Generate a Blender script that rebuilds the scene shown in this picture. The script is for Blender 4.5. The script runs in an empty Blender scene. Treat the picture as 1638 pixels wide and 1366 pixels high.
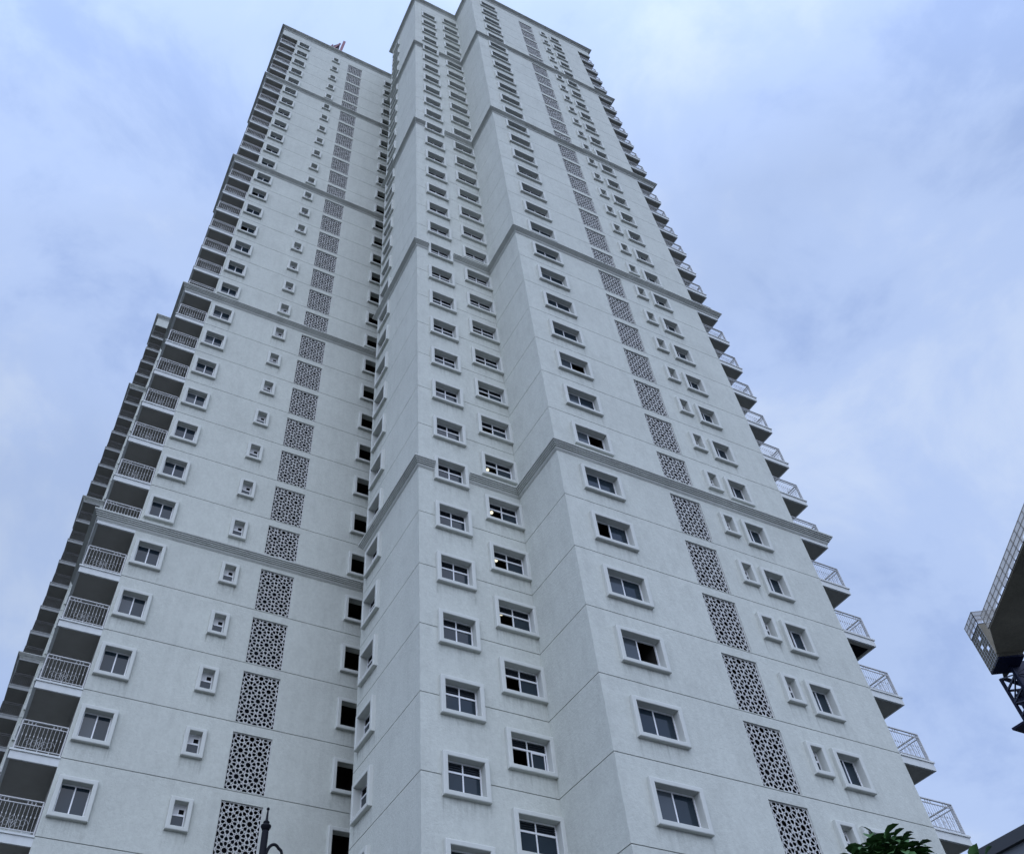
import bpy, bmesh, math, random
from mathutils import Vector, Matrix
from mathutils.geometry import delaunay_2d_cdt

random.seed(7)
S = bpy.context.scene
COL = S.collection
R = math.radians

# ------------------------------------------------------------------ camera
CAMZ = 1.65
cam_d = bpy.data.cameras.new('camera')
cam = bpy.data.objects.new('camera', cam_d)
COL.objects.link(cam)
YAW, PITCH, ROLL = -0.487, 2.467, -0.047
M = Matrix.Rotation(YAW, 3, 'Z') @ Matrix.Rotation(PITCH, 3, 'X') @ Matrix.Rotation(ROLL, 3, 'Z')
cam.matrix_world = Matrix.Translation((0, 0, CAMZ)) @ M.to_4x4()
cam_d.sensor_width = 36.0
cam_d.sensor_fit = 'HORIZONTAL'
cam_d.lens = 1395.4 / 1638 * 36
cam_d.shift_x = (819 - 712.8) / 1638
cam_d.shift_y = -(683 - 623.9) / 1638
cam_d.clip_start = 0.1
cam_d.clip_end = 5000
S.camera = cam

# ------------------------------------------------------------------ sky, sun
SUN_EL, SUN_AZ = R(42), R(209)          # soft sun behind the clouds, behind the camera
w = bpy.data.worlds.new('World')
S.world = w
w.use_nodes = True
nt = w.node_tree
nt.nodes.clear()
out = nt.nodes.new('ShaderNodeOutputWorld')
bg1 = nt.nodes.new('ShaderNodeBackground')
bg2 = nt.nodes.new('ShaderNodeBackground')
mix = nt.nodes.new('ShaderNodeMixShader')
sky = nt.nodes.new('ShaderNodeTexSky')
sky.sky_type = 'NISHITA'
sky.sun_disc = False
sky.sun_elevation = SUN_EL
sky.sun_rotation = SUN_AZ
sky.air_density = 1.2
sky.dust_density = 1.0
bg1.inputs['Strength'].default_value = 0.11
nt.links.new(sky.outputs[0], bg1.inputs['Color'])
tc = nt.nodes.new('ShaderNodeTexCoord')


def cloud_noise(scale, detail, rough, loc, dist=0.0):
    mp = nt.nodes.new('ShaderNodeMapping')
    mp.inputs['Location'].default_value = loc
    mp.inputs['Scale'].default_value = (1, 1, 1.5)
    n = nt.nodes.new('ShaderNodeTexNoise')
    n.inputs['Scale'].default_value = scale
    n.inputs['Detail'].default_value = detail
    n.inputs['Roughness'].default_value = rough
    n.inputs['Distortion'].default_value = dist
    nt.links.new(tc.outputs['Generated'], mp.inputs['Vector'])
    nt.links.new(mp.outputs[0], n.inputs['Vector'])
    return n


def ramp(node, stops):
    r = nt.nodes.new('ShaderNodeValToRGB')
    r.color_ramp.interpolation = 'EASE'
    els = r.color_ramp.elements
    while len(els) < len(stops):
        els.new(0.5)
    for e, (p, c) in zip(els, stops):
        e.position = p
        e.color = c
    nt.links.new(node.outputs['Fac'], r.inputs['Fac'])
    return r


n1 = cloud_noise(3.4, 10, 0.60, (19.5, 10.9, 9.8), 0.3)
n2 = cloud_noise(1.7, 5, 0.5, (17.1, 15.4, 11.4), 0.1)
r1 = ramp(n1, [(0.36, (0.385, 0.52, 0.86, 1)), (0.52, (0.49, 0.63, 0.955, 1)), (0.70, (0.60, 0.725, 0.985, 1))])
r2 = ramp(n2, [(0.35, (0.78, 0.78, 0.78, 1)), (0.65, (0.97, 0.97, 0.97, 1))])
nt.links.new(r1.outputs['Color'], bg2.inputs['Color'])
sep = nt.nodes.new('ShaderNodeSeparateXYZ')
nt.links.new(tc.outputs['Generated'], sep.inputs[0])
zen = nt.nodes.new('ShaderNodeMapRange')          # overcast sky: brighter overhead ...
zen.interpolation_type = 'SMOOTHSTEP'
zen.inputs['From Min'].default_value = 0.70
zen.inputs['From Max'].default_value = 0.97
zen.inputs['To Min'].default_value = 0.97
zen.inputs['To Max'].default_value = 1.09
nt.links.new(sep.outputs['Z'], zen.inputs['Value'])
dot = nt.nodes.new('ShaderNodeVectorMath')        # ... and round the veiled sun behind the camera
dot.operation = 'DOT_PRODUCT'
dot.inputs[1].default_value = (math.sin(SUN_AZ) * math.cos(SUN_EL), math.cos(SUN_AZ) * math.cos(SUN_EL), math.sin(SUN_EL))
nt.links.new(tc.outputs['Generated'], dot.inputs[0])
aur = nt.nodes.new('ShaderNodeMapRange')
aur.inputs['From Min'].default_value = 0.25
aur.inputs['From Max'].default_value = 1.0
aur.inputs['To Min'].default_value = 1.0
aur.inputs['To Max'].default_value = 2.3
nt.links.new(dot.outputs['Value'], aur.inputs['Value'])
mul = nt.nodes.new('ShaderNodeMath')
mul.operation = 'MULTIPLY'
nt.links.new(zen.outputs[0], mul.inputs[0])
nt.links.new(aur.outputs[0], mul.inputs[1])
nt.links.new(mul.outputs[0], bg2.inputs['Strength'])
nt.links.new(r2.outputs['Color'], mix.inputs['Fac'])
nt.links.new(bg1.outputs[0], mix.inputs[1])
nt.links.new(bg2.outputs[0], mix.inputs[2])
nt.links.new(mix.outputs[0], out.inputs['Surface'])

sun_d = bpy.data.lights.new('sun', 'SUN')
sun_d.energy = 1.05
sun_d.angle = R(90)
sun_d.color = (1.0, 0.95, 0.86)
sun = bpy.data.objects.new('sun', sun_d)
COL.objects.link(sun)
sd = Vector((math.sin(SUN_AZ) * math.cos(SUN_EL), math.cos(SUN_AZ) * math.cos(SUN_EL), math.sin(SUN_EL)))
sun.rotation_euler = sd.to_track_quat('Z', 'Y').to_euler()

S.view_settings.view_transform = 'Standard'
S.view_settings.look = 'None'
S.view_settings.exposure = 0.0
S.view_settings.gamma = 1.0


# ------------------------------------------------------------------ materials
def mat(name, col, rough=0.8, metal=0.0, spec=0.3, noise=None, streak=0.0, bump=0.0, emit=None, grain=0.0, blotch=0.0):
    m = bpy.data.materials.new(name)
    m.use_nodes = True
    t = m.node_tree
    b = t.nodes['Principled BSDF']
    b.inputs['Base Color'].default_value = (*col, 1)
    b.inputs['Roughness'].default_value = rough
    b.inputs['Metallic'].default_value = metal
    b.inputs['Specular IOR Level'].default_value = spec
    if emit:
        b.inputs['Emission Color'].default_value = (*emit[0], 1)
        b.inputs['Emission Strength'].default_value = emit[1]
    if noise or streak or grain or bump:
        co = t.nodes.new('ShaderNodeTexCoord')
        last = None

        def layer(scale_vec, nscale, detail, lo, hi, prev, p0=0.3, p1=0.7):
            mp = t.nodes.new('ShaderNodeMapping')
            mp.inputs['Scale'].default_value = scale_vec
            n = t.nodes.new('ShaderNodeTexNoise')
            n.inputs['Scale'].default_value = nscale
            n.inputs['Detail'].default_value = detail
            n.inputs['Roughness'].default_value = 0.6
            t.links.new(co.outputs['Object'], mp.inputs['Vector'])
            t.links.new(mp.outputs[0], n.inputs['Vector'])
            mr = t.nodes.new('ShaderNodeMapRange')
            mr.inputs['From Min'].default_value = p0
            mr.inputs['From Max'].default_value = p1
            mr.inputs['To Min'].default_value = lo
            mr.inputs['To Max'].default_value = hi
            t.links.new(n.outputs['Fac'], mr.inputs['Value'])
            if prev is None:
                return mr.outputs[0], n
            mu = t.nodes.new('ShaderNodeMath')
            mu.operation = 'MULTIPLY'
            t.links.new(prev, mu.inputs[0])
            t.links.new(mr.outputs[0], mu.inputs[1])
            return mu.outputs[0], n
        if noise:
            last, _ = layer((1, 1, 1), noise[0], 6, 1 - noise[1], 1 + noise[1] * 0.4, last)
        if streak:
            last, _ = layer((1, 1, 0.06), 2.4, 5, 1 - streak, 1.0, last, 0.3, 0.55)
        if blotch:
            last, _ = layer((1, 1, 0.7), 1.5, 8, 1 - blotch, 1.0, last, 0.34, 0.52)
        if grain:
            last, gn = layer((1, 1, 0.8), 7, 8, 1 - grain, 1 + grain * 0.5, last)
        if last is not None:
            mx = t.nodes.new('ShaderNodeMix')
            mx.data_type = 'RGBA'
            mx.blend_type = 'MULTIPLY'
            mx.inputs[0].default_value = 1.0
            mx.inputs[6].default_value = (*col, 1)
            t.links.new(last, mx.inputs[7])
            t.links.new(mx.outputs[2], b.inputs['Base Color'])
        if bump:
            n = t.nodes.new('ShaderNodeTexNoise')
            n.inputs['Scale'].default_value = 9
            n.inputs['Detail'].default_value = 8
            n.inputs['Roughness'].default_value = 0.7
            t.links.new(co.outputs['Object'], n.inputs['Vector'])
            bp = t.nodes.new('ShaderNodeBump')
            bp.inputs['Strength'].default_value = bump
            bp.inputs['Distance'].default_value = 0.05
            t.links.new(n.outputs['Fac'], bp.inputs['Height'])
            t.links.new(bp.outputs[0], b.inputs['Normal'])
    return m


STUCCO = mat('white_stucco', (0.535, 0.555, 0.505), 0.92, noise=(0.22, 0.07), streak=0.05, bump=0.5, grain=0.08, blotch=0.06)
JOINT = mat('joint_dirt', (0.23, 0.24, 0.225), 0.95)
TRIM = mat('trim_paint', (0.555, 0.572, 0.535), 0.85, noise=(0.9, 0.07), streak=0.04, bump=0.1)
CORN = mat('cornice_paint', (0.49, 0.505, 0.47), 0.85, noise=(0.5, 0.12), streak=0.10, bump=0.1)
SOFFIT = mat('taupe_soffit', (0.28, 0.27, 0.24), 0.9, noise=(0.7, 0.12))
SLAB = mat('slab_paint', (0.60, 0.62, 0.605), 0.85, noise=(0.6, 0.10), streak=0.08)
FARSLAB = mat('slab_paint_shaded', (0.34, 0.35, 0.345), 0.85, noise=(0.6, 0.12), streak=0.1)  # far tower slabs: slab paint darkened, their shade is put into the colour
FARRAIL = mat('rail_paint_shaded', (0.10, 0.10, 0.10), 0.5)  # far tower railings: rail paint with the shade painted in as a darker tone
RAIL = mat('rail_paint', (0.46, 0.46, 0.455), 0.45, spec=0.4)
ALU = mat('white_aluminium', (0.74, 0.75, 0.76), 0.4, spec=0.5)
GLASS = mat('window_glass', (0.016, 0.027, 0.038), 0.06, spec=0.36)
GLASS2 = mat('window_glass_pale', (0.055, 0.068, 0.080), 0.10, spec=0.4)
LOUVRE = mat('louvre_glass', (0.02, 0.026, 0.034), 0.15, spec=0.5)
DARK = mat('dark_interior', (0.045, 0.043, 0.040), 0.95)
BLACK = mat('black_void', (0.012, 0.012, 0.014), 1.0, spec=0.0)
LATT = mat('lattice_concrete', (0.485, 0.487, 0.47), 0.8)
PANEL = mat('white_panel', (0.6, 0.6, 0.6), 0.5)
BULB = mat('lamp_glow', (1, 1, 0.95), 0.5, emit=((1.0, 0.93, 0.70), 1.3))
IRON = mat('black_iron', (0.007, 0.008, 0.012), 0.6, spec=0.12)
RUST = mat('maroon_steel', (0.20, 0.075, 0.10), 0.6)
RUSTD = mat('dark_maroon_steel', (0.045, 0.02, 0.035), 0.6)
CONC = mat('stained_concrete', (0.36, 0.325, 0.25), 0.95, noise=(0.25, 0.35), grain=0.2)
STEEL = mat('navy_steel', (0.012, 0.016, 0.05), 0.5)
RODS = mat('fence_steel', (0.06, 0.05, 0.055), 0.6)
ROOFG = mat('grey_render', (0.13, 0.145, 0.165), 0.8, noise=(0.4, 0.12))
EAVE = mat('eave_metal', (0.045, 0.05, 0.058), 0.6)
BARK = mat('bark', (0.10, 0.075, 0.05), 0.95)
LEAF = mat('leaf', (0.055, 0.125, 0.04), 0.5, spec=0.28, noise=(5.0, 0.45))
PAVE = mat('paving', (0.055, 0.055, 0.053), 0.95, noise=(0.2, 0.2), grain=0.1)


def net_material():
    m = bpy.data.materials.new('safety_netting')
    m.use_nodes = True
    t = m.node_tree
    b = t.nodes['Principled BSDF']
    b.inputs['Base Color'].default_value = (0.46, 0.43, 0.38, 1)
    b.inputs['Roughness'].default_value = 0.9
    tr = t.nodes.new('ShaderNodeBsdfTransparent')
    tl = t.nodes.new('ShaderNodeBsdfTranslucent')
    tl.inputs['Color'].default_value = (0.62, 0.59, 0.54, 1)
    m1 = t.nodes.new('ShaderNodeMixShader')
    m1.inputs[0].default_value = 0.6
    t.links.new(b.outputs[0], m1.inputs[1])
    t.links.new(tl.outputs[0], m1.inputs[2])
    m2 = t.nodes.new('ShaderNodeMixShader')
    m2.inputs[0].default_value = 0.22
    t.links.new(m1.outputs[0], m2.inputs[1])
    t.links.new(tr.outputs[0], m2.inputs[2])
    t.links.new(m2.outputs[0], t.nodes['Material Output'].inputs['Surface'])
    return m


BOARD = mat('weathered_boards', (0.19, 0.175, 0.14), 0.95, noise=(0.8, 0.3))
NET = net_material()


def stained(base, axis, cols, z0, h):
    """copy of a wall paint with rain dirt running down from the sill ends; cols = (centre, half width, sill height, amount)"""
    m = base.copy()
    t = m.node_tree
    b = t.nodes['Principled BSDF']
    src = b.inputs['Base Color'].links[0].from_socket
    co = t.nodes.new('ShaderNodeTexCoord')
    sp = t.nodes.new('ShaderNodeSeparateXYZ')
    t.links.new(co.outputs['Object'], sp.inputs[0])

    def math_(op, a, c=None, clamp=False):
        n = t.nodes.new('ShaderNodeMath')
        n.operation = op
        n.use_clamp = clamp
        for k, v in enumerate((a, c)):
            if v is None:
                continue
            if isinstance(v, (int, float)):
                n.inputs[k].default_value = v
            else:
                t.links.new(v, n.inputs[k])
        return n.outputs[0]
    mp = t.nodes.new('ShaderNodeMapping')
    mp.inputs['Scale'].default_value = (9, 9, 0.5)
    nz = t.nodes.new('ShaderNodeTexNoise')
    nz.inputs['Scale'].default_value = 1.0
    nz.inputs['Detail'].default_value = 5
    t.links.new(co.outputs['Object'], mp.inputs['Vector'])
    t.links.new(mp.outputs[0], nz.inputs['Vector'])
    streak = math_('MULTIPLY', math_('SUBTRACT', nz.outputs['Fac'], 0.40), 4.0, True)
    mp2 = t.nodes.new('ShaderNodeMapping')
    mp2.inputs['Scale'].default_value = (0.6, 0.6, 0.33)
    nz2 = t.nodes.new('ShaderNodeTexNoise')
    t.links.new(co.outputs['Object'], mp2.inputs['Vector'])
    t.links.new(mp2.outputs[0], nz2.inputs['Vector'])
    some = math_('MULTIPLY', math_('SUBTRACT', nz2.outputs['Fac'], 0.36), 4.5, True)
    total = None
    for c, hw, zs, amt in cols:
        d = math_('ABSOLUTE', math_('SUBTRACT', sp.outputs[axis], c))
        under = math_('MULTIPLY', math_('SUBTRACT', hw + 0.03, d), 14.0, True)
        edge = math_('SUBTRACT', 1.0, math_('MULTIPLY', math_('ABSOLUTE', math_('SUBTRACT', d, hw - 0.02)), 7.0), True)
        band = math_('ADD', math_('MULTIPLY', under, 0.45), math_('MULTIPLY', edge, 0.75))
        f = math_('FRACT', math_('DIVIDE', math_('SUBTRACT', z0 + zs + 50 * h, sp.outputs[2]), h))
        fall = math_('SUBTRACT', 1.0, math_('MULTIPLY', f, 3.6), True)
        q = math_('MULTIPLY', math_('MULTIPLY', band, fall), amt)
        total = q if total is None else math_('ADD', total, q)
    fac = math_('MULTIPLY', math_('MULTIPLY', total, streak), some, True)
    mx = t.nodes.new('ShaderNodeMix')
    mx.data_type = 'RGBA'
    t.links.new(fac, mx.inputs[0])
    t.links.new(src, mx.inputs[6])
    mx.inputs[7].default_value = (0.15, 0.155, 0.13, 1)
    t.links.new(mx.outputs[2], b.inputs['Base Color'])
    return m



# ------------------------------------------------------------------ mesh helpers
class MB:
    def __init__(self):
        self.v, self.f = [], []

    def quad(self, *pts):
        i = len(self.v)
        self.v += [tuple(p) for p in pts]
        self.f.append(tuple(range(i, i + len(pts))))

    def box(self, x0, x1, y0, y1, z0, z1):
        i = len(self.v)
        self.v += [(x, y, z) for z in (z0, z1) for y in (y0, y1) for x in (x0, x1)]
        for q in ((0, 2, 3, 1), (4, 5, 7, 6), (0, 1, 5, 4), (2, 6, 7, 3), (0, 4, 6, 2), (1, 3, 7, 5)):
            self.f.append(tuple(i + k for k in q))

    def bar(self, a, b, wd, ht=None):
        """square-section bar from a to b"""
        a, b = Vector(a), Vector(b)
        d = (b - a).normalized()
        up = Vector((0, 0, 1)) if abs(d.z) < 0.95 else Vector((1, 0, 0))
        s = d.cross(up).normalized()
        u = s.cross(d).normalized()
        ht = ht or wd
        i = len(self.v)
        for p in (a, b):
            for (m, n) in ((-1, -1), (1, -1), (1, 1), (-1, 1)):
                self.v.append(tuple(p + s * m * wd / 2 + u * n * ht / 2))
        for q in ((0, 3, 2, 1), (4, 5, 6, 7), (0, 1, 5, 4), (1, 2, 6, 5), (2, 3, 7, 6), (3, 0, 4, 7)):
            self.f.append(tuple(i + k for k in q))

    def tube(self, pts, radii, n=10, caps=True):
        pts = [Vector(p) for p in pts]
        if not hasattr(radii, '__len__'):
            radii = [radii] * len(pts)
        i0 = len(self.v)
        prev = None
        for k, p in enumerate(pts):
            d = (pts[min(k + 1, len(pts) - 1)] - pts[max(k - 1, 0)]).normalized()
            if prev is None:
                ref = Vector((0, 0, 1)) if abs(d.z) < 0.9 else Vector((1, 0, 0))
                s = d.cross(ref).normalized()
            else:
                s = (prev - d * prev.dot(d)).normalized()
            prev = s
            u = d.cross(s)
            for j in range(n):
                a = 2 * math.pi * j / n
                self.v.append(tuple(p + (s * math.cos(a) + u * math.sin(a)) * radii[k]))
        for k in range(len(pts) - 1):
            for j in range(n):
                a, b = i0 + k * n + j, i0 + k * n + (j + 1) % n
                self.f.append((a, b, b + n, a + n))
        if caps:
            self.f.append(tuple(i0 + j for j in range(n))[::-1])
            e = i0 + (len(pts) - 1) * n
            self.f.append(tuple(e + j for j in range(n)))

    def mesh(self, name, m, smooth=False):
        me = bpy.data.meshes.new(name)
        me.from_pydata(self.v, [], self.f)
        me.materials.append(m)
        if smooth:
            for p in me.polygons:
                p.use_smooth = True
        me.update()
        return me


def obj(name, me, parent=None, loc=(0, 0, 0), rz=0.0):
    o = bpy.data.objects.new(name, me)
    COL.objects.link(o)
    o.location = loc
    o.rotation_euler = (0, 0, rz)
    if parent:
        o.parent = parent
    return o


def thing(name, label, cat, loc=(0, 0, 0), me=None, group=None):
    o = bpy.data.objects.new(name, me)
    COL.objects.link(o)
    o.location = loc
    o['label'] = label
    o['category'] = cat
    if group:
        o['group'] = group
    return o


# ------------------------------------------------------------------ tower dimensions
H = 3.1
Z0 = 31.08 + CAMZ                 # height of the cornice floor
YL, YA, YC, YW = 36.661, 26.66, 22.936, 33.40
X1, X2, X3 = 12.427, 18.043, 33.047
XB = 1.10                         # right end of the left corner balconies
XL, XR = -0.82, 34.93             # outer slab edges
N0, N1 = -7, 25                   # floors with openings
ROOF = Z0 + 26 * H + 2.02
BAL_D = 6.0


def lev(n):
    return Z0 + n * H


GROOVES = [lev(n) for n in range(-9, 27)]


def wall(name, u0, u1, z0, z1, holes, fmap, parent, m=None, grooves=True, gd=0.035, gw=0.034):
    """flat wall with openings and a recessed joint at each floor; fmap(u, depth, z) -> point"""
    m = m or STUCCO
    us = sorted({u0, u1, *[h[0] for h in holes], *[h[1] for h in holes]})
    us = [u for u in us if u0 <= u <= u1]
    gz = [(g - gw / 2, g + gw / 2) for g in GROOVES if z0 < g - gw and g + gw < z1] if grooves else []
    zs = sorted({z0, z1, *[h[2] for h in holes], *[h[3] for h in holes], *[a for g in gz for a in g]})
    zs = [z for z in zs if z0 <= z <= z1]
    b = MB()
    dark = []
    gset = {round(a, 4) for a, _ in gz}
    hz = sorted(holes, key=lambda h: h[2])

    def inhole(u, z):
        return any(h[0] < u < h[1] and h[2] < z < h[3] for h in hz)
    for j in range(len(zs) - 1):
        za, zb = zs[j], zs[j + 1]
        zc = (za + zb) / 2
        groove = any(a < zc < c for a, c in gz)
        d = gd if groove else 0.0
        row = [not inhole((us[i] + us[i + 1]) / 2, zc) for i in range(len(us) - 1)]
        i = 0
        while i < len(row):
            if not row[i]:
                i += 1
                continue
            k = i
            while k + 1 < len(row) and row[k + 1]:
                k += 1
            a, c = us[i], us[k + 1]
            b.quad(fmap(a, d, za), fmap(c, d, za), fmap(c, d, zb), fmap(a, d, zb))
            if groove:
                dark.append(len(b.f) - 1)
                b.quad(fmap(a, 0, za), fmap(c, 0, za), fmap(c, d, za), fmap(a, d, za))
                b.quad(fmap(a, d, zb), fmap(c, d, zb), fmap(c, 0, zb), fmap(a, 0, zb))
            i = k + 1
    me = b.mesh(name, m)
    me.materials.append(JOINT)
    for k in dark:
        me.polygons[k].material_index = 1
    return obj(name, me, parent)


# ---- window meshes (local: x right seen from outside, y inwards, z up, origin = centre of opening on the wall plane)
def surround_mesh(ow, oh, bar=0.19, zbar=0.185, pr=0.18, back=0.24):
    b = MB()
    ob_, oz = ow / 2 + bar, oh / 2 + zbar
    iw, iz = ow / 2, oh / 2
    prof = [(ob_, oz, 0.012), (ob_, oz, -pr + 0.035), (ob_ - 0.012, oz - 0.012, -pr + 0.012), (ob_ - 0.035, oz - 0.035, -pr),
            (iw + 0.02, iz + 0.02, -pr), (iw, iz, -pr + 0.02), (iw, iz, back)]
    loops = []
    for (x, z, y) in prof:
        i = len(b.v)
        b.v += [(-x, y, -z), (x, y, -z), (x, y, z), (-x, y, z)]
        loops.append(i)
    for a, c in zip(loops, loops[1:]):
        for k in range(4):
            k2 = (k + 1) % 4
            b.f.append((a + k, a + k2, c + k2, c + k))
    return b.mesh('window_surround', TRIM)


def ring(b, x0, x1, z0, z1, t, y0, y1):
    b.box(x0, x1, y0, y1, z0, z0 + t)
    b.box(x0, x1, y0, y1, z1 - t, z1)
    b.box(x0, x0 + t, y0, y1, z0 + t, z1 - t)
    b.box(x1 - t, x1, y0, y1, z0 + t, z1 - t)


FY = 0.175


def sliding_meshes(ow, oh):
    w2, h2 = ow / 2, oh / 2
    fr = MB()
    ring(fr, -w2, w2, -h2, h2, 0.05, FY, FY + 0.06)
    fr.box(-0.028, 0.028, FY + 0.004, FY + 0.056, -h2 + 0.05, h2 - 0.05)
    frame = fr.mesh('window_frame', ALU)

    def pane(l, r, pale=False):
        p = MB()
        if l:
            p.box(-w2 + 0.05, -0.028, FY + 0.02, FY + 0.03, -h2 + 0.05, h2 - 0.05)
        if r:
            p.box(0.028, w2 - 0.05, FY + 0.032, FY + 0.042, -h2 + 0.05, h2 - 0.05)
        me = p.mesh('window_pane', GLASS)
        if pale:
            me.materials.append(GLASS2)
            for q in me.polygons[:6]:
                q.material_index = 1
        return me
    return frame, pane(1, 1), pane(1, 0), pane(0, 1), pane(1, 1, True), pane(1, 0, True)


def louvred_meshes(ow, oh):
    w2, h2 = ow / 2, oh / 2
    zt = h2 - oh * 0.33
    fr = MB()
    ring(fr, -w2, w2, -h2, h2, 0.05, FY, FY + 0.06)
    fr.box(-w2 + 0.05, w2 - 0.05, FY - 0.004, FY + 0.056, zt - 0.035, zt + 0.035)
    fr.box(-0.028, 0.028, FY + 0.004, FY + 0.056, -h2 + 0.05, zt - 0.035)
    fr.box(-0.025, 0.025, FY + 0.004, FY + 0.056, zt + 0.035, h2 - 0.05)
    frame = fr.mesh('window_frame', ALU)
    lv = MB()
    nsl = 4
    hh = (h2 - 0.05 - zt - 0.035) / nsl
    for s0, s1 in ((-w2 + 0.05, -0.025), (0.025, w2 - 0.05)):
        for k in range(nsl):
            z = zt + 0.035 + k * hh
            lv.quad((s0, FY + 0.008, z + 0.006), (s1, FY + 0.008, z + 0.006), (s1, FY + 0.045, z + hh), (s0, FY + 0.045, z + hh))
            lv.quad((s0, FY + 0.008, z + 0.006), (s1, FY + 0.008, z + 0.006), (s1, FY + 0.008, z + 0.018), (s0, FY + 0.008, z + 0.018))
        lv.quad((s0, FY + 0.055, zt + 0.035), (s1, FY + 0.055, zt + 0.035), (s1, FY + 0.055, h2 - 0.05), (s0, FY + 0.055, h2 - 0.05))
    louvre = lv.mesh('window_louvre', LOUVRE)

    def pane(l, r):
        p = MB()
        if l:
            p.box(-w2 + 0.05, -0.028, FY + 0.02, FY + 0.03, -h2 + 0.05, zt - 0.035)
        if r:
            p.box(0.028, w2 - 0.05, FY + 0.032, FY + 0.042, -h2 + 0.05, zt - 0.035)
        return p.mesh('window_pane', GLASS)
    sash = MB()
    x0 = 0.14
    ring(sash, x0, w2 - 0.10, -h2 + 0.052, zt - 0.037, 0.045, FY - 0.012, FY + 0.016)
    return frame, louvre, pane(1, 1), pane(0, 1), sash.mesh('window_sash', ALU)


def vent_meshes(ow, oh):
    w2, h2 = ow / 2, oh / 2
    zm = 0.07
    fr = MB()
    ring(fr, -w2, w2, -h2, h2, 0.045, FY, FY + 0.06)
    fr.box(-w2 + 0.045, w2 - 0.045, FY - 0.003, FY + 0.058, zm - 0.03, zm + 0.03)
    ring(fr, -0.02, w2 - 0.045, zm + 0.03, zm + 0.27, 0.022, FY + 0.004, FY + 0.054)
    frame = fr.mesh('window_frame', ALU)
    gl = MB()
    z0, z1 = -h2 + 0.045, zm - 0.03
    gl.box(-w2 + 0.045, w2 - 0.045, FY + 0.02, FY + 0.03, z0, z1)
    louvre = gl.mesh('window_pane', GLASS)
    pn = MB()
    pn.box(-w2 + 0.045, -0.02, FY + 0.02, FY + 0.03, zm + 0.03, h2 - 0.045)
    pn.box(-0.02, w2 - 0.045, FY + 0.02, FY + 0.03, zm + 0.27, h2 - 0.045)
    panel = pn.mesh('vent_panel', PANEL)
    vd = MB()
    vd.box(0.002, w2 - 0.067, FY + 0.02, FY + 0.03, zm + 0.052, zm + 0.248)
    vent = vd.mesh('fan_opening', BLACK)
    return frame, louvre, panel, vent


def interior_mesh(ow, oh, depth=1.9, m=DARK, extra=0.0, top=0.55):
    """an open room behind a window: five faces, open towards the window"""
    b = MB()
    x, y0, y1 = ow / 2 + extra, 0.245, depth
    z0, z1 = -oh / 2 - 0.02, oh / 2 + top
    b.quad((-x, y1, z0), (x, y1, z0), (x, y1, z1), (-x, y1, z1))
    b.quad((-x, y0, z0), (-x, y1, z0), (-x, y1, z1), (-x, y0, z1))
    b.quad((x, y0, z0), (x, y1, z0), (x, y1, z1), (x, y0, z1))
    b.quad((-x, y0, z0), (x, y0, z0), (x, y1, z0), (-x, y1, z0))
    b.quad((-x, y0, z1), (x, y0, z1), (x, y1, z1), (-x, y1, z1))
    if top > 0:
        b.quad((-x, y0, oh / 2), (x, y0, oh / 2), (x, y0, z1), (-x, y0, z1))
    return b.mesh('window_interior', m)


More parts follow.
